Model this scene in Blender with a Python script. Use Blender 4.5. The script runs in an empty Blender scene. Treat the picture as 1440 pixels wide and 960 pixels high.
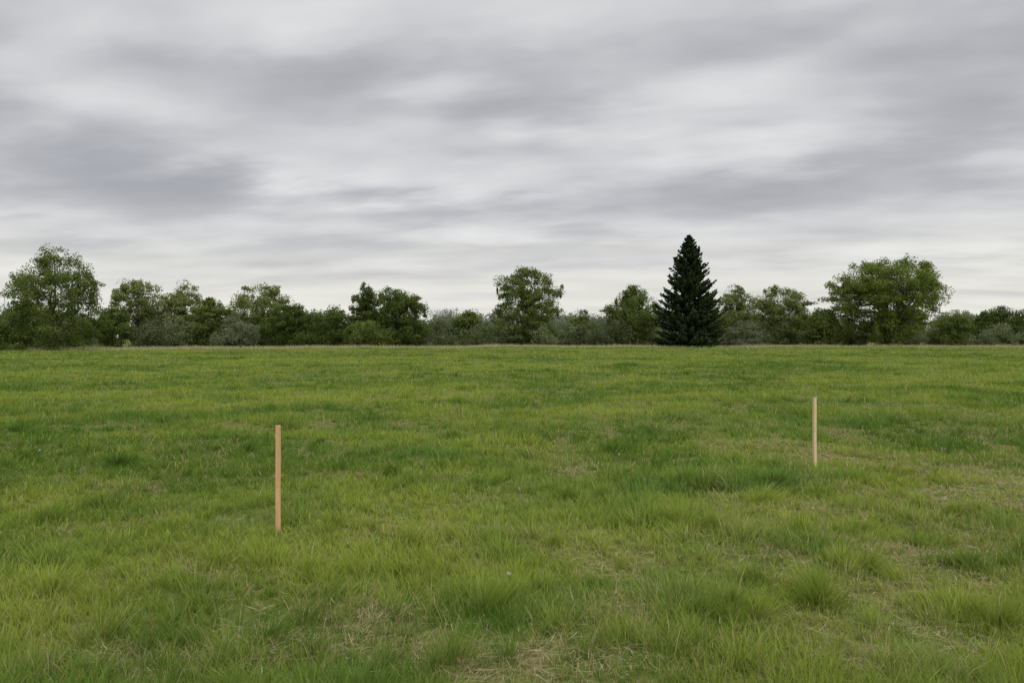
import bpy, bmesh, math, time
import numpy as np
from mathutils import Vector
T0=time.time()
scene=bpy.context.scene

# ------------------------------------------------------------ helpers
def hash2(ix,iy,seed):
    n=(ix.astype(np.int64)*374761393+iy.astype(np.int64)*668265263+seed*982451653)&0xffffffff
    n=((n^(n>>13))*1274126177)&0xffffffff
    n=(n^(n>>16))&0xffffffff
    return n/4294967295.0
def vnoise(x,y,seed=0):
    x=np.asarray(x,float); y=np.asarray(y,float)
    ix=np.floor(x); iy=np.floor(y); fx=x-ix; fy=y-iy
    fx=fx*fx*(3-2*fx); fy=fy*fy*(3-2*fy)
    a=hash2(ix,iy,seed); b=hash2(ix+1,iy,seed); c=hash2(ix,iy+1,seed); d=hash2(ix+1,iy+1,seed)
    return (a*(1-fx)+b*fx)*(1-fy)+(c*(1-fx)+d*fx)*fy
def fbm(x,y,seed=0,o=3):
    s=0;a=1;t=0
    for i in range(o):
        s=s+a*vnoise(np.asarray(x)*2**i+i*17.3,np.asarray(y)*2**i-i*9.1,seed+i); t+=a; a*=.5
    return s/t
def ground_z(x,y):
    x=np.asarray(x,float); y=np.asarray(y,float)
    r=np.sqrt(x*x+y*y)
    z=(fbm(x*.8,y*.8,3,2)-.5)*.17*np.clip(1.2-r/70,0,1)
    z=z+(fbm(x*.11,y*.11,8)-.5)*.32*np.clip(r/14,0,1)*np.clip(1.5-r/300,0,1)
    return z
def mesh_from(name,verts,loops,starts,mats,matidx=None,attrs=None,smooth=False,validate=True):
    me=bpy.data.meshes.new(name)
    me.vertices.add(len(verts)); me.vertices.foreach_set('co',np.ascontiguousarray(verts,np.float32).ravel())
    me.loops.add(len(loops)); me.loops.foreach_set('vertex_index',np.asarray(loops,np.int32))
    me.polygons.add(len(starts)); me.polygons.foreach_set('loop_start',np.asarray(starts,np.int32))
    for m in mats: me.materials.append(m)
    if matidx is not None: me.polygons.foreach_set('material_index',np.asarray(matidx,np.int32))
    me.polygons.foreach_set('use_smooth',np.full(len(starts),smooth))
    for k,v in (attrs or {}).items():
        a=me.attributes.new(k,'FLOAT','POINT'); a.data.foreach_set('value',np.asarray(v,np.float32))
    me.update(calc_edges=True)
    if validate: me.validate()
    return me
def link(name,me):
    o=bpy.data.objects.new(name,me); scene.collection.objects.link(o); return o

class NT:
    def __init__(s,tree): s.t=tree; s.n=tree.nodes; s.l=tree.links
    def new(s,typ,**kw):
        nd=s.n.new(typ)
        for k,v in kw.items():
            setattr(nd,k,v)
        return nd
    def lk(s,a,b): s.l.new(a,b)
    def setin(s,sock,v):
        if isinstance(v,bpy.types.NodeSocket): s.l.new(v,sock)
        elif v is not None: sock.default_value=v
    def math(s,op,a,b=None,c=None,clamp=False):
        m=s.new('ShaderNodeMath',operation=op); m.use_clamp=clamp
        s.setin(m.inputs[0],a); s.setin(m.inputs[1],b); 
        if c is not None: s.setin(m.inputs[2],c)
        return m.outputs[0]
    def mix(s,f,a,b,bt='MIX'):
        m=s.new('ShaderNodeMix',data_type='RGBA',blend_type=bt)
        s.setin(m.inputs[0],f)
        for i,v in ((6,a),(7,b)):
            if isinstance(v,(tuple,list)) and len(v)==3: v=(*v,1)
            s.setin(m.inputs[i],v)
        return m.outputs[2]
    def noise(s,vec,scale,detail=3,rough=.5,dist=0.):
        m=s.new('ShaderNodeTexNoise'); s.setin(m.inputs['Vector'],vec)
        m.inputs['Scale'].default_value=scale; m.inputs['Detail'].default_value=detail
        m.inputs['Roughness'].default_value=rough; m.inputs['Distortion'].default_value=dist
        return m.outputs[0]
    def ramp(s,f,lo,hi,a=0.,b=1.):
        m=s.new('ShaderNodeMapRange'); m.interpolation_type='SMOOTHSTEP'
        s.setin(m.inputs[0],f); m.inputs[1].default_value=lo; m.inputs[2].default_value=hi
        m.inputs[3].default_value=a; m.inputs[4].default_value=b
        return m.outputs[0]
    def attr(s,n): return s.new('ShaderNodeAttribute',attribute_name=n).outputs['Fac']
def newmat(name):
    m=bpy.data.materials.new(name); m.use_nodes=True; nt=NT(m.node_tree); nt.n.clear()
    out=nt.new('ShaderNodeOutputMaterial'); return m,nt,out
def leafy(nt,out,col,trans):
    d=nt.new('ShaderNodeBsdfDiffuse'); nt.lk(col,d.inputs[0])
    tr=nt.new('ShaderNodeBsdfTranslucent'); nt.lk(col,tr.inputs[0])
    mx=nt.new('ShaderNodeMixShader'); mx.inputs[0].default_value=trans
    nt.lk(d.outputs[0],mx.inputs[1]); nt.lk(tr.outputs[0],mx.inputs[2]); nt.lk(mx.outputs[0],out.inputs[0])

# ------------------------------------------------------------ materials of the meadow
def grass_material(name,dark,light,lushc,straw,basec):
    # tone: dull olive -> yellow green ; lush: cool deep green ; dry: straw blade
    m,nt,out=newmat(name)
    col=nt.mix(nt.attr('tone'),dark,light)
    col=nt.mix(nt.attr('lush'),col,lushc)
    col=nt.mix(nt.attr('dry'),col,straw)
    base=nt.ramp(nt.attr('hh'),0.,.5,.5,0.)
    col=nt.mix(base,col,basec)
    leafy(nt,out,col,.38)
    return m
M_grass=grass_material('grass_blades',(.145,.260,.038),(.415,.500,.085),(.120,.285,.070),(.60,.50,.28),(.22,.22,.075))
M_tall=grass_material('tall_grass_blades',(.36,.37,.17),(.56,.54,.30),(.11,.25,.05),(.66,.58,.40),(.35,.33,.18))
m,nt,out=newmat('dry_straw'); col=nt.mix(nt.attr('tone'),(.34,.26,.14),(.68,.58,.38))
d_=nt.new('ShaderNodeBsdfDiffuse'); nt.lk(col,d_.inputs[0]); nt.lk(d_.outputs[0],out.inputs[0]); M_straw=m

def ground_material():
    m,nt,out=newmat('meadow_ground')
    geo=nt.new('ShaderNodeNewGeometry'); pos=geo.outputs['Position']
    f=nt.ramp(nt.noise(pos,.5,4,.55),.38,.62)
    green=nt.mix(f,(.11,.18,.035),(.18,.23,.05))
    n=nt.noise(pos,14,5,.65); n2=nt.noise(pos,1.3,4,.6)
    soil=nt.mix(nt.ramp(n,.36,.6),(.13,.11,.055),(.32,.27,.14))
    col=nt.mix(nt.ramp(nt.math('ADD',nt.math('MULTIPLY',n2,.6),nt.math('MULTIPLY',n,.4)),.44,.62),green,soil)
    d=nt.new('ShaderNodeBsdfPrincipled'); nt.lk(col,d.inputs['Base Color']); d.inputs['Roughness'].default_value=1.; d.inputs['Specular IOR Level'].default_value=0.
    b=nt.new('ShaderNodeBump'); b.inputs['Strength'].default_value=.7; b.inputs['Distance'].default_value=.02
    nt.lk(nt.noise(pos,40,4,.6),b.inputs['Height']); nt.lk(b.outputs[0],d.inputs['Normal'])
    nt.lk(d.outputs[0],out.inputs[0]); return m
M_ground=ground_material()

# ------------------------------------------------------------ ground sheet
N=561
t=np.linspace(-1,1,N); ax=np.sinh(t*8.)/math.sinh(8.)*2500
X,Y=np.meshgrid(ax,ax+8.0)
V=np.stack([X.ravel(),Y.ravel(),ground_z(X,Y).ravel()-.01],1)
I=np.arange(N*N).reshape(N,N)
q=np.stack([I[:-1,:-1],I[:-1,1:],I[1:,1:],I[1:,:-1]],-1).reshape(-1,4)
link('meadow_ground',mesh_from('meadow_ground',V,q.ravel(),np.arange(len(q))*4,[M_ground],smooth=True))

# ------------------------------------------------------------ grass
LUSH=[(2.1,8.0,.9,.45,.9),(2.95,8.2,.5,.35,.8),(1.05,7.6,.9,.4,.7),(1.5,6.5,.6,.4,.5),(-2.6,10.5,1.,.6,.4),(-1.2,9.8,.8,.5,.35),(6,14,2,1,.4),(-3.2,5.4,.6,.4,.3)]
DRYS=[(1.0,4.6,.5,.7,.5),(1.7,6.1,.4,.5,.4),(5.1,7.8,.8,.6,1.),(-.9,4.3,.6,.35,.5),(-1.3,3.8,.9,.3,.6),(-.2,3.7,.6,.25,.8),(2.0,5.2,.5,.5,.7),(3.4,6.9,.7,.5,.8),(-3,4.2,.5,.3,.4),(-.7,5.9,.5,.3,.7),(6.5,8.6,1.2,.6,.8),(2.2,4.0,.6,.3,.6),(4.5,6.2,.8,.5,.6),(2.9,4.9,.7,.4,.6),(3.3,5.6,.6,.4,.6),(-2.1,4.9,.5,.3,.4),(.9,5.4,.5,.5,.4),(4.6,10.5,1.2,.6,.5),(.6,9.2,1.,.5,.3)]
def blob(L,x,y):
    s=np.zeros_like(x)
    for cx,cy,rx,ry,a in L: s=s+a*np.exp(-(((x-cx)/rx)**2+((y-cy)/ry)**2))
    return s
def state(x,y):
    n=fbm(x*.9,y*.9,21,3); n3=fbm(x*1.4,y*1.4,51,3); big=fbm(x*.13,y*.16,91,3)
    dist=np.hypot(x,y)
    lush=np.clip((n-.53)*3.,0,1)*.6*np.clip(1.3-dist/90,.4,1)+blob(LUSH,x,y)*.7
    dry=np.clip((n3-.51)*3.4,0,1)*np.clip((x+6)/9,.3,1.1)*np.clip(1.25-dist/30,.12,1)+blob(DRYS,x,y)*(.45+fbm(x*5,y*5,13,2))
    dry=np.clip(dry-lush*.6,0,1); lush=np.clip(lush,0,1)
    hgt=.45+1.45*fbm(x*1.2,y*1.2,41,3)**1.5+.35*lush-.30*dry
    tone=.50+2.1*(fbm(x*.6,y*.75,77,3)-.5)+1.7*(big-.5)
    return lush,dry,np.clip(hgt,.35,2),tone
def blades(name,mat,bx,by,L,dx,dy,w,r,lush,dry,tone,droop=.5,flat=False,near=12.):
    """every blade: a bent, tapering strip (two segments close by, one beyond)"""
    bz=ground_z(bx,by)
    n=len(bx); nd=np.sqrt(dx*dx+dy*dy+1); ux,uy,uz=dx/nd,dy/nd,1/nd
    fa=r.uniform(0,6.283,n); S=np.stack([np.cos(fa)*w*.5,np.sin(fa)*w*.5,0*w],1)
    dr=droop*r.uniform(.3,1.3,n); hl=np.maximum(np.hypot(dx,dy),1e-6)
    H=np.stack([dx/hl,dy/hl,-.6*np.ones(n)],1); U=np.stack([ux,uy,uz],1)
    B=np.stack([bx,by,bz-.012],1)
    if flat:
        B[:,2]=bz+r.uniform(.002,.03,n); U=np.stack([dx/hl,dy/hl,r.normal(0,.06,n)],1); H=np.stack([-dy/hl*.5,dx/hl*.5,0*hl],1); dr=r.normal(0,.5,n)
    m=B+U*(L*.55)[:,None]+H*(L*.06*dr)[:,None]; t=B+U*L[:,None]+H*(L*.30*dr)[:,None]
    a=by<near; na=a.sum(); b=~a; nb=b.sum()
    Va=np.stack([B[a]-S[a],B[a]+S[a],m[a]-S[a]*.85,m[a]+S[a]*.85,t[a]],1).reshape(-1,3)
    Vb=np.stack([B[b]-S[b]*1.1,B[b]+S[b]*1.1,t[b]],1).reshape(-1,3)
    k=np.arange(na)[:,None]*5; la=(k+np.array([0,1,3,2,2,3,4])[None]).ravel()
    sa=(np.arange(na)[:,None]*7+np.array([0,4])[None]).ravel()
    lb=np.arange(nb*3)+na*5; sb=np.arange(nb)*3+na*7
    ex=lambda v:np.concatenate([np.repeat(v[a],5),np.repeat(v[b],3)])
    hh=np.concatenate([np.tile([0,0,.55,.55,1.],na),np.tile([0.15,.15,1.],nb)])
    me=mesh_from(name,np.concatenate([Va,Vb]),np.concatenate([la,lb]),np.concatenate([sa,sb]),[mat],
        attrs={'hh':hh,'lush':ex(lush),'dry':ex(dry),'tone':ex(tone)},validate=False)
    return link(name,me)
def sample(n,y0,y1,r):
    y=np.exp(r.uniform(math.log(y0),math.log(y1),n)); x=r.uniform(-1,1,n)*(.86*y+.6)
    return x,y
r=np.random.default_rng(3)
Y0,Y1=2.1,150
cx,cy=sample(15000,Y0,Y1,r)
l,d,h,tn=state(cx,cy)
k=r.uniform(0,1,len(cx))>d*.6; cx,cy,l,d,h,tn=cx[k],cy[k],l[k],d[k],h[k],tn[k]
n=len(cx)
size=np.exp(r.normal(-.15,.42,n))*(.65+.5*l)
far=np.clip(cy/5,1,30)**.66
crad=.092*size*far
clen=.104*size**.6*h*np.clip(cy/8,1,2.0)**.5
nb=r.poisson(46*np.clip(size,.5,2.2))+4
# tussocks that stand out individually in the foreground (x, y, size)
T=np.array([(1.88,4.50,1.15),(1.80,4.42,.8),(1.62,4.95,.8),(1.25,4.25,.9),(1.05,4.15,.7),(1.38,4.15,.7),(2.75,4.15,.95),(2.6,4.3,.7),
   (-.17,4.4,1.0),(-.05,4.5,.8),(-.3,3.70,.9),(-.38,3.6,.6),(2.45,5.1,.85),(2.3,5.2,.7),(1.4,6.25,.95),(1.2,6.3,.8),(1.65,6.2,.8),
   (2.45,7.3,.85),(-.75,5.0,.7),(-2.9,5.1,.7),(-3.3,5.3,.8),(3.7,4.9,.8),(3.9,5.6,.7),(.3,5.6,.6),
   (.55,7.3,.8),(.9,7.4,.85),(1.9,8.1,.95),(2.1,8.,1.05),(2.3,8.15,.95),(2.9,8.2,.95),(3.0,8.3,.8),(-.2,8.,.7),(-1.4,8.6,.7),(-4.9,9.2,.9),(4.2,7.,.7),(-1.3,3.9,.6),
   (-2.2,4.6,.6),(3.2,4.4,.8),(-4.2,6.6,.8)])
tl,td,th,tt=state(T[:,0],T[:,1])
ex,ey=sample(1000,2.5,45,r); el,ed,eh,et=state(ex,ey)
kk=(fbm(ex*.7,ey*.7,61,2)>.54)|(r.uniform(0,1,len(ex))<.12); ex,ey,el,ed,et=ex[kk],ey[kk],el[kk],ed[kk],et[kk]
es=r.uniform(.30,.85,len(ex))
cx=np.concatenate([cx,T[:,0],ex]); cy=np.concatenate([cy,T[:,1],ey])
l=np.concatenate([l,tl*.5+.10,el*.7+.05]); d=np.concatenate([d,td*.2,ed*.3]); tn=np.concatenate([tn,tt+.1,et])
efar=np.clip(ey/5,1,30)**.55
crad=np.concatenate([crad,.145*T[:,2],.17*es*efar]); clen=np.concatenate([clen,.205*T[:,2],.17*es+.02])
nb=np.concatenate([nb,(360*T[:,2]).astype(int),(210*es).astype(int)])
nclump=len(cx)
ctone=np.clip(tn+r.normal(0,.14,nclump),-.1,1.1)
ci=np.repeat(np.arange(nclump),nb); n=len(ci)
a=r.uniform(0,6.283,n); rad=np.abs(r.normal(0,.62,n)).clip(0,1.6)
# clumps are irregular: elongated in a random direction
el_=r.uniform(.6,1.5,nclump); ea=r.uniform(0,3.14,nclump)
px_=np.cos(a)*rad*el_[ci]; py_=np.sin(a)*rad/el_[ci]
bx=cx[ci]+(px_*np.cos(ea[ci])-py_*np.sin(ea[ci]))*crad[ci]; by=cy[ci]+(px_*np.sin(ea[ci])+py_*np.cos(ea[ci]))*crad[ci]
wl=r.normal(0,.22,(nclump,2))
la=r.uniform(0,6.283,n); lean=np.abs(r.normal(0,.42,n))
dx=(bx-cx[ci])/crad[ci]*.55+np.cos(la)*lean+wl[ci,0]; dy=(by-cy[ci])/crad[ci]*.55+np.sin(la)*lean+wl[ci,1]
L=clen[ci]*(1+.34*r.normal(0,1,n)).clip(.35,1.9)*(1-.25*np.minimum(rad,1)**2)
w=.00112*np.maximum(by,2.2)*r.uniform(.6,1.25,n)
isdry=(r.uniform(0,1,n)<.05+.45*d[ci])*r.uniform(.5,1,n)
tone=np.clip(ctone[ci]+r.normal(0,.20,n),0,1)
lushb=np.clip(l[ci]*.9+r.normal(0,.08,n),0,1)
A=[bx,by,L,dx,dy,w,lushb,isdry,tone]
# short sward filling between the tussocks
n=360000; sx,sy=sample(n,Y0,Y1,r); l2,d2,h2,t2=state(sx,sy)
k=r.uniform(0,1,n)>d2*.5; sx,sy,l2,d2,h2,t2=[q_[k] for q_ in (sx,sy,l2,d2,h2,t2)]; n=len(sx)
la=r.uniform(0,6.283,n); lean=np.abs(r.normal(0,.7,n))
Bv=[sx,sy,.068*(.45+.7*h2)*r.uniform(.6,1.6,n)*np.clip(sy/8,1,2.)**.6,np.cos(la)*lean,np.sin(la)*lean,.00115*np.maximum(sy,2.2)*r.uniform(.6,1.2,n),
    l2*.8,(r.uniform(0,1,n)<.07+.55*d2)*r.uniform(.5,1,n),np.clip(t2+r.normal(0,.20,n)-.05,0,1)]
C=[np.concatenate([p,q_]) for p,q_ in zip(A,Bv)]
blades('meadow_grass',M_grass,C[0],C[1],C[2],C[3],C[4],C[5],r,C[6],C[7],C[8])
# dead straw lying in the thatch
n=75000; sx,sy=sample(n,Y0,16,r); l2,d2,h2,t2=state(sx,sy); k=r.uniform(0,1,n)<d2*1.+.06; sx,sy=sx[k],sy[k]; n=len(sx)
la=r.uniform(0,6.283,n)
blades('dry_straw',M_straw,sx,sy,r.uniform(.04,.15,n),np.cos(la),np.sin(la),.0009*sy*r.uniform(.7,1.2,n),r,0*sx,0*sx,r.uniform(0,1,n),flat=True)
# taller pale grass along the margin of the field
n=90000
x=r.uniform(-150,170,n); edge=np.interp(x,[-150,-60,-20,30,160],[84,87,108,113,113]); y=edge+np.abs(r.normal(0,1,n))*5-2+fbm(x*.1,x*0,5)*4
k=fbm(x*.07,y*.02,81,3)+r.uniform(-.14,.14,n)>.38; x,y=x[k],y[k]; n=len(x)
la=r.uniform(0,6.283,n); lean=np.abs(r.normal(0,.35,n)); hv=.3+.9*fbm(x*.3,y*.3,15)
blades('tall_grass',M_tall,x,y,.55*hv*r.uniform(.6,1.4,n),np.cos(la)*lean,np.sin(la)*lean,np.full(n,.07),r,0*x,(r.uniform(0,1,n)<.45)*.8,r.uniform(0,1,n))

# ------------------------------------------------------------ trees
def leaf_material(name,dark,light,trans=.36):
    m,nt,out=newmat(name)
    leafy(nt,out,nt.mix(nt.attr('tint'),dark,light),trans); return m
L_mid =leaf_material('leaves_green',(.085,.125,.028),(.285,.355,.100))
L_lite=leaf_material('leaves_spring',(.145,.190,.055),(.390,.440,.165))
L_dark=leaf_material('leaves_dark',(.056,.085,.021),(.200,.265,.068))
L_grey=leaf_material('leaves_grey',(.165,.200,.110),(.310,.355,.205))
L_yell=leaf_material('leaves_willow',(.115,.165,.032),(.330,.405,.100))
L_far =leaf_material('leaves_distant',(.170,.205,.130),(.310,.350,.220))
L_shr =leaf_material('leaves_thicket',(.120,.150,.070),(.300,.335,.170))
L_need=leaf_material('spruce_needles',(.018,.034,.014),(.062,.092,.036),.05)
mb,nt,out=newmat('bark')
geo=nt.new('ShaderNodeNewGeometry'); nn=nt.noise(geo.outputs['Position'],6,4,.6)
d_=nt.new('ShaderNodeBsdfPrincipled'); nt.lk(nt.mix(nn,(.035,.028,.021),(.12,.10,.075)),d_.inputs['Base Color']); d_.inputs['Roughness'].default_value=.9
nt.lk(d_.outputs[0],out.inputs[0]); M_bark=mb

class Geo:
    def __init__(s): s.V=[];s.Q=[];s.M=[];s.T=[];s.n=0
    def quads(s,v,q,mi,t):
        s.V.append(v); s.Q.append(q+s.n); s.M.append(np.full(len(q),mi)); s.T.append(t); s.n+=len(v)
    def tube(s,pts,rad,k=6,tint=.5):
        pts=np.asarray(pts,float); m=len(pts)
        tg=np.gradient(pts,axis=0); tg/=np.linalg.norm(tg,axis=1)[:,None]+1e-9
        up=np.array([.3,.9,.1]); a=np.cross(tg,up); a/=np.linalg.norm(a,axis=1)[:,None]+1e-9; b=np.cross(tg,a)
        an=np.arange(k)*2*np.pi/k
        v=(pts[:,None]+(a[:,None]*np.cos(an)[None,:,None]+b[:,None]*np.sin(an)[None,:,None])*np.asarray(rad)[:,None,None]).reshape(-1,3)
        i=np.arange(m-1)[:,None]*k; j=np.arange(k)[None]; j2=(j+1)%k
        q=np.stack([i+j,i+j2,i+k+j2,i+k+j],-1).reshape(-1,4)
        s.quads(v,q,0,np.full(len(v),tint))
    def leaves(s,c,size,r,tint,asp=.75,flatten=0.):
        n=len(c); u=r.normal(0,1,(n,3)); u[:,2]*=(1-flatten); u/=np.linalg.norm(u,axis=1)[:,None]+1e-9
        w=r.normal(0,1,(n,3)); w=np.cross(u,w); w/=np.linalg.norm(w,axis=1)[:,None]+1e-9
        sz=(size*r.uniform(.6,1.4,n))[:,None]*.5
        v=np.stack([c-u*sz,c+w*sz*asp,c+u*sz,c-w*sz*asp],1).reshape(-1,3)
        q=np.arange(n*4).reshape(-1,4); s.quads(v,q,1,np.repeat(tint,4))
    def obj(s,name,mats,loc=(0,0,0)):
        V=np.concatenate(s.V);Q=np.concatenate(s.Q)
        me=mesh_from(name,V,Q.ravel(),np.arange(len(Q))*4,mats,np.concatenate(s.M),{'tint':np.concatenate(s.T)},validate=False)
        o=link(name,me); o.location=loc; return o
def curve(a,b,bend,r,n=6):
    t=np.linspace(0,1,n)[:,None]; a=np.asarray(a,float); b=np.asarray(b,float)
    L=np.linalg.norm(b-a); o=r.normal(0,1,3)*bend*L
    return a+(b-a)*t+o*(t*(1-t)*2)+np.array([0,0,1])*(t*(1-t))*L*.15

def broadleaf(G,H,W,prof,seed,nclump,leafper,leaf,base=(0,0,0),cr=.11,trunk=None,lumps=.22,inner=.45,woody=True,tintb=0.,fill=.2):
    """prof: list (t, halfwidth fraction, x-shift fraction)."""
    r=np.random.default_rng(seed); base=np.array(base,float)
    pt=np.array([p[0] for p in prof]);pw=np.array([p[1] for p in prof]);px=np.array([p[2] if len(p)>2 else 0 for p in prof])
    ts=np.linspace(pt[0],pt[-1],200); w=np.interp(ts,pt,pw)**1.4; cdf=np.cumsum(w); cdf/=cdf[-1]
    t=np.interp(r.uniform(0,1,nclump),cdf,ts); an=r.uniform(0,6.283,nclump)
    ww=np.interp(t,pt,pw)*W
    bump=1-lumps+2*lumps*vnoise(an*1.1+seed,t*5+seed*3.1,seed)
    rr=ww*bump*(r.uniform(0,1,nclump)**inner)
    crad=cr*W*r.uniform(.5,1.35,nclump)
    rr=np.maximum(rr-crad*.3,0)
    C=np.stack([rr*np.cos(an)+np.interp(t,pt,px)*W,rr*np.sin(an),t*H-crad*.5*(t>.7)],1)+base
    if woody:
        tr=trunk or H*.022; th=H*(pt[0]+.55*(1-pt[0]))
        tp=base+np.stack([np.linspace(0,np.interp(.6,pt,px)*W,7)+r.normal(0,.01*H,7)*np.linspace(0,1,7),r.normal(0,.01*H,7)*np.linspace(0,1,7),np.linspace(-.3,th,7)],1)
        G.tube(tp,np.linspace(tr*1.25,tr*.35,7),8)
        nl=min(11,nclump); ids=r.choice(nclump,nl,False); limbs=[]
        for i in ids:
            f=r.uniform(.18,.75); s=np.array([np.interp(f*6,np.arange(7),tp[:,j]) for j in range(3)])
            if s[2]-base[2]>C[i][2]-base[2]-.3: s=np.array([np.interp(.9,np.arange(7),tp[:,j]) for j in range(3)])
            c=curve(s,C[i],.06,r,7); G.tube(c,np.linspace(tr*.45,tr*.10,7),5); limbs.append(c)
        allp=np.concatenate([c[1:] for c in limbs]+[tp[3:]])
        for i in range(nclump):
            dd=np.linalg.norm((allp-C[i])*[1,1,1.3]+np.array([0,0,.1*H]),axis=1); s=allp[np.argmin(dd)]
            G.tube(curve(s,C[i],.06,r,4),np.linspace(tr*.14,tr*.05,4),4)
    n=r.poisson(leafper*(crad/crad.mean())**1.5)+8; idx=np.repeat(np.arange(nclump),n)
    off_=r.normal(0,1,(len(idx),3)); off_/=np.linalg.norm(off_,axis=1)[:,None]; off_*=(r.uniform(0,1,len(idx))**.55)[:,None]
    off_[:,2]*=.75
    sh=r.normal(0,.35,(nclump,3)); off_=off_*(1+sh[idx])
    c=C[idx]+off_*crad[idx][:,None]*1.2
    ct=r.uniform(-.2,.2,nclump)
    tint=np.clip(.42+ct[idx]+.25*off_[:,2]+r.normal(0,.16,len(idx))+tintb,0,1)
    c[:,2]=np.maximum(c[:,2],base[2]+.1)
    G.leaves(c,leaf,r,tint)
    m=int(len(idx)*fill); t=np.interp(r.uniform(0,1,m),cdf,ts); an=r.uniform(0,6.283,m)
    rr=np.interp(t,pt,pw)*W*(1-lumps+2*lumps*vnoise(an*1.1+seed,t*5+seed*3.1,seed))*r.uniform(0,1,m)**.5*.93
    c=np.stack([rr*np.cos(an)+np.interp(t,pt,px)*W,rr*np.sin(an),t*H*.97],1)+base
    k=vnoise(c[:,0]*1.1+c[:,1]*.7,c[:,2]*1.2+c[:,1]*.5,seed+5)>.42; c=c[k]; m=len(c)
    G.leaves(c,leaf*.95,r,np.clip(.42+tintb+r.normal(0,.16,m),0,1))

ROUND=[(.16,.4),(.3,.8),(.5,1.),(.68,.95),(.85,.65),(.98,.2)]
FULL=[(.02,.75),(.15,.95),(.35,1.),(.6,.88),(.8,.6),(.97,.2)]
BUSH=[(.02,.9),(.3,1.),(.6,.85),(.85,.5),(.97,.2)]
OPEN=[(.06,.6),(.25,.82),(.5,.97),(.7,.95),(.86,.72),(.98,.3)]
TALL=[(.04,.6),(.25,.9),(.5,1.),(.75,.75),(.9,.45),(1.,.12)]
def tree(name,x,y,H,W,prof,mat,seed,nc=110,lp=150,leaf=.20,**kw):
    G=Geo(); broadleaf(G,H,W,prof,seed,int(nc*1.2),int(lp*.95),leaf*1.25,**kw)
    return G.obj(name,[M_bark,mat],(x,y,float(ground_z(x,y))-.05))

tree('cottonwood_tree',-57.2,92,12.9,5.9,[(.03,.8,-.05),(.15,1.,-.02),(.35,1.,0),(.5,.93,-.05),(.65,.98,0),(.8,.72,.1),(.92,.45,.05),(1.,.2,0)],L_mid,1,190,160,.155,cr=.14,lumps=.25)
tree('shrub',-63.5,90,4.6,3.6,BUSH,L_dark,2,45,150,.18,cr=.2)
tree('deciduous_tree',-69,104,7.2,4.2,FULL,L_dark,31,70,150,.18,cr=.17)
tree('shrub',-59.5,110,6.6,2.7,TALL,L_dark,3,50,130,.18,cr=.2)
tree('deciduous_tree',-63.1,125,11.9,5.2,OPEN,L_lite,4,120,135,.2,cr=.15,lumps=.25)
tree('deciduous_tree',-56.6,128,11.3,5.0,FULL,L_lite,5,120,150,.2,cr=.17,tintb=.1)
tree('deciduous_tree',-48.9,120,8.6,4.0,FULL,L_mid,6,85,140,.2,cr=.18)
tree('shrub',-43.1,115,5.0,3.5,BUSH,L_grey,7,55,150,.17,cr=.2,lumps=.35)
tree('deciduous_tree',-46.2,137,11.8,6.4,OPEN,L_lite,8,130,145,.21,cr=.14,lumps=.25)
tree('deciduous_tree',-36.3,122,7.4,5.8,FULL,L_dark,9,115,170,.19,cr=.14)
tree('deciduous_tree',-31.6,131,7.6,4.4,FULL,L_mid,10,75,140,.2,cr=.18,tintb=-.15)
tree('deciduous_tree',-25.0,126,11.2,3.0,TALL,L_dark,11,85,140,.19,cr=.22)
tree('deciduous_tree',-19.9,128,10.4,6.0,[(.03,.8,0),(.3,1.,0),(.55,.98,0),(.78,.85,-.05),(.95,.5,-.1),(1,.2,-.1)],L_dark,12,150,170,.2,cr=.15,tintb=.1)
tree('shrub',-23.2,117,4.4,4.0,BUSH,L_mid,13,65,170,.18,cr=.18)
tree('shrub',-14.4,148,5.6,3.4,BUSH,L_grey,14,50,140,.2,cr=.2)
tree('deciduous_tree',-8.6,150,7.3,4.4,FULL,L_mid,15,80,140,.22,cr=.17)
tree('deciduous_tree',2.9,140,15.0,6.9,[(.03,.65,0),(.12,.85,0),(.28,.92,0),(.45,.98,0),(.6,1.,0),(.75,.98,0),(.88,.78,-.02),(.97,.5,0),(1,.2,0)],L_mid,16,220,155,.2,cr=.125,lumps=.2,tintb=.08,inner=.6)
tree('shrub',13.9,145,7.4,3.5,BUSH,L_mid,17,55,140,.2,cr=.2)
tree('deciduous_tree',22.4,138,11.6,6.0,TALL,L_mid,18,150,150,.2,cr=.15)
tree('deciduous_tree',42.3,141,12.4,4.8,FULL,L_lite,19,110,140,.2,cr=.16,tintb=-.1)
tree('shrub',38.6,124,4.7,3.6,BUSH,L_grey,20,60,150,.17,cr=.18,lumps=.35)
tree('deciduous_tree',50.9,140,11.6,6.1,OPEN,L_lite,21,135,145,.2,cr=.15,tintb=-.05)
tree('shrub',55.2,131,7.2,4.3,BUSH,L_mid,22,75,150,.2,cr=.18)
tree('willow_tree',64.5,128,15.3,10.5,[(.05,.35,0),(.14,.62,0),(.28,.74,.05),(.42,.9,0),(.55,1.,.03),(.7,.97,.03),(.84,.82,.05),(.94,.58,.1),(1,.25,.1)],L_yell,23,360,160,.19,cr=.095,lumps=.16,trunk=.6)
tree('shrub',82.5,138,7.2,4.0,BUSH,L_mid,24,60,140,.2,cr=.2)
tree('deciduous_tree',99.3,150,8.5,6.6,FULL,L_dark,25,130,160,.22,cr=.14)
tree('deciduous_tree',112,140,9.5,5.5,ROUND,L_mid,26,90,140,.22,cr=.15)
tree('deciduous_tree',-82,100,10.5,5.2,FULL,L_mid,27,90,140,.2,cr=.16)

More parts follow.
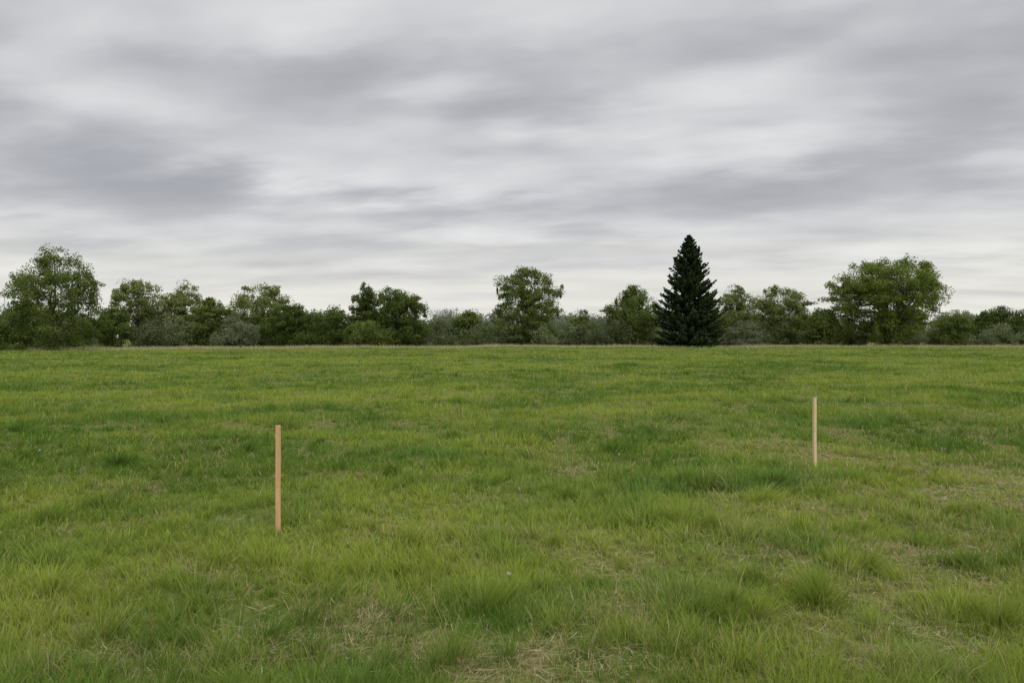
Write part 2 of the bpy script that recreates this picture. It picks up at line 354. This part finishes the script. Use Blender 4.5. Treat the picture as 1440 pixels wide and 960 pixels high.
# spruce
G=Geo(); r=np.random.default_rng(77); H=18.0; R=5.1
G.tube(np.stack([np.zeros(8),np.zeros(8),np.linspace(-.3,H,8)],1),np.linspace(.34,.03,8),8)
cs=[];tn=[]
z=.35
while z<H-.1:
    t=z/H; env=R*min(1.,(1-t)**.78*1.27)*(.9 if t<.05 else 1)
    nb=int(8+7*(1-t))
    for b in range(nb):
        a=r.uniform(0,6.283); L=env*r.uniform(.66,1.16)+.1; rise=.55*t-.12+r.normal(0,.07)
        s=np.linspace(0,1,7); dirx=np.array([math.cos(a),math.sin(a)])
        zz=z+L*(rise*s-.30*s*(1-s))+.14*L*s**3
        p=np.stack([dirx[0]*L*s,dirx[1]*L*s,zz],1)
        G.tube(p,np.linspace(.05*(1-t)+.015,.008,7),3)
        m=int(26+L*26); q=r.uniform(.12,1,m)**.7
        c=np.stack([np.interp(q,s,p[:,i]) for i in range(3)],1)
        side=r.uniform(-1,1,m)*(.20*L*(1.08-q)+.06)
        c[:,0]+=-dirx[1]*side; c[:,1]+=dirx[0]*side; c[:,2]-=np.abs(r.normal(0,.15,m))*min(1,L/2)
        cs.append(c); tn.append(np.clip(.1+.6*q**2+r.normal(0,.15,m)+r.normal(0,.1),0,1))
    z+=r.uniform(.26,.40)
c=np.concatenate(cs); G.leaves(c,.38,r,np.concatenate(tn),asp=.5,flatten=.2)
G.obj('spruce_tree',[M_bark,L_need],(28.4,119,-.05))

# distant tree belt and understorey: one object each
G=Geo(); r=np.random.default_rng(5)
for i in range(190):
    y=r.uniform(165,290); x=r.uniform(-1.0,1.0)*y*.95; H=(1.6+y*r.uniform(.026,.041))
    broadleaf(G,H,H*r.uniform(.5,.8),FULL if r.random()<.8 else OPEN,1000+i,36,50,.46,base=(x,y,0),cr=.26,woody=False,tintb=r.uniform(-.2,.2),fill=.4)
G.obj('distant_trees',[M_bark,L_far])
G=Geo()
for i in range(190):
    y=r.uniform(132,160); x=r.uniform(-1.0,1.0)*y*.9
    if x<-45: y-=20
    H=r.uniform(2.0,5.5)
    broadleaf(G,H,H*r.uniform(.5,1.0),BUSH,3000+i,16,80,.27,base=(x,y,0),cr=.3,woody=False,tintb=r.uniform(-.45,.35))
G.obj('shrub_thicket',[M_bark,L_shr])

# ------------------------------------------------------------ wooden stakes
def wood(name,a,b):
    m,nt,out=newmat(name)
    tc=nt.new('ShaderNodeTexCoord'); mp=nt.new('ShaderNodeMapping'); mp.inputs['Scale'].default_value=(60,60,3)
    nt.lk(tc.outputs['Object'],mp.inputs[0])
    n=nt.noise(mp.outputs[0],1.5,5,.6,.4); n2=nt.noise(tc.outputs['Object'],9,2,.5)
    col=nt.mix(nt.ramp(n,.35,.65),a,b); col=nt.mix(nt.math('MULTIPLY',nt.ramp(n2,.55,.7),.3),col,(.36,.22,.11))
    d=nt.new('ShaderNodeBsdfPrincipled'); nt.lk(col,d.inputs['Base Color']); d.inputs['Roughness'].default_value=.65
    bp=nt.new('ShaderNodeBump'); bp.inputs['Strength'].default_value=.3; bp.inputs['Distance'].default_value=.002
    nt.lk(n,bp.inputs['Height']); nt.lk(bp.outputs[0],d.inputs['Normal'])
    nt.lk(d.outputs[0],out.inputs[0]); return m
def stake(x,y,top,w,rot,tilt,mat,seed):
    r=np.random.default_rng(seed); bm=bmesh.new(); h=top
    zs=[-.22,-.10,.15,.4,.65,h-.004,h]; rings=[]
    for i,z in enumerate(zs):
        s=w*.5*(.25 if i==0 else 1)*(.93 if i==len(zs)-1 else 1)
        ox,oy=r.normal(0,.0012,2); ring=[]
        for sx,sy in ((-1,-1),(1,-1),(1,1),(-1,1)):
            c=.12*s
            for (ax_,ay_) in ((sx*s,sy*(s-c)),(sx*(s-c),sy*s)):
                ring.append(bm.verts.new((ax_+ox,ay_+oy,z)))
        ring.sort(key=lambda v: math.atan2(v.co.y-oy,v.co.x-ox)); rings.append(ring)
    for a,b in zip(rings[:-1],rings[1:]):
        for k in range(8): bm.faces.new((a[k],a[(k+1)%8],b[(k+1)%8],b[k]))
    bm.faces.new(rings[-1]); bm.faces.new(rings[0][::-1])
    bmesh.ops.recalc_face_normals(bm,faces=bm.faces)
    me=bpy.data.meshes.new('wooden_stake'); bm.to_mesh(me); bm.free(); me.materials.append(mat)
    o=link('wooden_stake',me); o.location=(x,y,0); o.rotation_euler=(tilt[0],tilt[1],rot); return o
stake(-1.90,5.99,.885,.039,math.radians(24),(.0,.004),wood('stake_wood',(.66,.38,.17),(.78,.50,.26)),1)
stake(3.87,9.45,.83,.038,math.radians(18),(.0,-.004),wood('stake_wood_pale',(.76,.56,.31),(.86,.68,.43)),2)

# ------------------------------------------------------------ small dandelion seed heads
m,nt,out=newmat('dandelion_white'); d_=nt.new('ShaderNodeBsdfPrincipled'); d_.inputs['Base Color'].default_value=(.7,.7,.66,1); d_.inputs['Roughness'].default_value=.9
nt.lk(d_.outputs[0],out.inputs[0]); M_w=m
m,nt,out=newmat('dandelion_stem'); d_=nt.new('ShaderNodeBsdfPrincipled'); d_.inputs['Base Color'].default_value=(.14,.2,.05,1); nt.lk(d_.outputs[0],out.inputs[0]); M_s=m
for i,(x,y,h) in enumerate([(-.02,4.62,.14),(-6.2,9.7,.17),(1.36,9.4,.16)]):
    r=np.random.default_rng(900+i); G=Geo()
    G.tube(np.array([[0,0,-.02],[.004,0,h*.5],[.0,.004,h]]),[.0022,.0018,.0015],5)
    u=r.normal(0,1,(70,3)); u/=np.linalg.norm(u,axis=1)[:,None]
    G.leaves(u*.008+np.array([0,0,h]),.009,r,np.full(70,.5))
    G.obj('dandelion',[M_s,M_w],(x,y,float(ground_z(x,y))))

# ------------------------------------------------------------ sky and light
w=bpy.data.worlds.new('World'); scene.world=w; w.use_nodes=True; nt=NT(w.node_tree); nt.n.clear()
out=nt.new('ShaderNodeOutputWorld')
SE,SR=math.radians(52),math.radians(160)
sky=nt.new('ShaderNodeTexSky'); sky.sky_type='NISHITA'; sky.sun_disc=False; sky.sun_elevation=SE; sky.sun_rotation=SR
bg1=nt.new('ShaderNodeBackground'); nt.lk(sky.outputs[0],bg1.inputs[0]); bg1.inputs[1].default_value=.1
tc=nt.new('ShaderNodeTexCoord'); sp_=nt.new('ShaderNodeSeparateXYZ'); nt.lk(tc.outputs['Generated'],sp_.inputs[0])
zc=nt.math('MAXIMUM',sp_.outputs[2],0.); zd=nt.math('ADD',zc,.13)
u=nt.math('DIVIDE',sp_.outputs[0],zd); v=nt.math('DIVIDE',sp_.outputs[1],zd)
def uv(su,sv,ru,ox,oy):
    cb=nt.new('ShaderNodeCombineXYZ')
    a=nt.math('ADD',nt.math('MULTIPLY',u,su),ox)
    b=nt.math('ADD',nt.math('MULTIPLY',v,sv),nt.math('MULTIPLY',u,ru)); b=nt.math('ADD',b,oy)
    nt.lk(a,cb.inputs[0]); nt.lk(b,cb.inputs[1]); return cb.outputs[0]
nA=nt.noise(uv(1.1,1.5,.15,3.1,3.7),1.,4,.45)
nB=nt.noise(uv(2.0,3.4,.6,7.7,4.2),1.,3,.5)
f=nt.math('ADD',nt.math('MULTIPLY',nA,.50),nt.math('MULTIPLY',nB,.20)); f=nt.math('ADD',f,.162)
# cloud banks: bright breaks (+) and heavy grey masses (-) by direction in the sky (azimuth tangent, elevation tangent)
ay=nt.math('MAXIMUM',nt.math('ABSOLUTE',sp_.outputs[1]),.15)
wa=nt.math('MULTIPLY',nt.math('SUBTRACT',nA,.5),.26); wb=nt.math('MULTIPLY',nt.math('SUBTRACT',nB,.5),.12)
aa=nt.math('ADD',nt.math('DIVIDE',sp_.outputs[0],ay),wa); bb=nt.math('ADD',nt.math('DIVIDE',zc,ay),wb)
BL=[(-.08,.200,.11,.032,.085,0),(-.29,.235,.24,.030,.055,-.12),(-.55,.335,.24,.035,.055,-.10),(-.66,.41,.13,.05,.05,0),(.25,.32,.20,.05,.05,.1),
    (.60,.120,.18,.026,.09,.05),(-.66,.180,.12,.016,.05,0),(.42,.43,.26,.035,.03,0),(.10,.150,.30,.014,.035,.03),
    (-.37,.345,.28,.055,-.055,-.12),(-.12,.300,.24,.045,-.045,-.1),(-.50,.195,.26,.038,-.065,-.05),(.47,.215,.30,.034,-.055,.12),(.13,.280,.14,.03,-.04,.1)]
for (ca,cb_,ra,rb,am,sl_) in BL:
    da=nt.math('SUBTRACT',aa,ca); db=nt.math('SUBTRACT',nt.math('SUBTRACT',bb,cb_),nt.math('MULTIPLY',da,sl_))
    da=nt.math('DIVIDE',da,ra); db=nt.math('DIVIDE',db,rb)
    e2=nt.math('ADD',nt.math('MULTIPLY',da,da),nt.math('MULTIPLY',db,db))
    f=nt.math('ADD',f,nt.math('MULTIPLY',nt.math('EXPONENT',nt.math('MULTIPLY',e2,-1.)),am*1.05))
cr=nt.new('ShaderNodeValToRGB'); nt.lk(f,cr.inputs[0]); e=cr.color_ramp; e.interpolation='B_SPLINE'
e.elements[0].position=.36; e.elements[0].color=(.385,.39,.42,1)
e.elements[1].position=.65; e.elements[1].color=(.86,.86,.85,1)
x1=e.elements.new(.44); x1.color=(.45,.455,.485,1)
x2=e.elements.new(.52); x2.color=(.58,.585,.605,1)
hz=nt.ramp(zc,.0,.19,1.,0.)
nH=nt.noise(uv(.35,1.9,.1,5,5),1.,2,.5)
col=nt.mix(nt.math('MULTIPLY',hz,nt.ramp(nH,.3,.65,.5,1.)),cr.outputs[0],(.88,.86,.78))
bg2=nt.new('ShaderNodeBackground'); nt.lk(col,bg2.inputs[0]); bg2.inputs[1].default_value=1.
mx=nt.new('ShaderNodeMixShader'); mx.inputs[0].default_value=.95
nt.lk(bg1.outputs[0],mx.inputs[1]); nt.lk(bg2.outputs[0],mx.inputs[2]); nt.lk(mx.outputs[0],out.inputs[0])
sl=bpy.data.lights.new('sun','SUN'); sl.energy=1.4; sl.angle=math.radians(25); sl.color=(1,.96,.9)
so=bpy.data.objects.new('sun',sl); scene.collection.objects.link(so)
dv=Vector((math.sin(SR)*math.cos(SE),math.cos(SR)*math.cos(SE),math.sin(SE)))
so.rotation_euler=dv.to_track_quat('Z','Y').to_euler()

scene.view_settings.view_transform='Standard'; scene.view_settings.look='None'; scene.view_settings.exposure=0
cam=bpy.data.cameras.new('camera'); cam.lens=26; cam.sensor_width=36; cam.clip_end=6000; cam.clip_start=.05
co=bpy.data.objects.new('camera',cam); scene.collection.objects.link(co)
co.location=(0,0,1.6); co.rotation_euler=(math.radians(90-.33),0,0); scene.camera=co
print('build time',time.time()-T0)
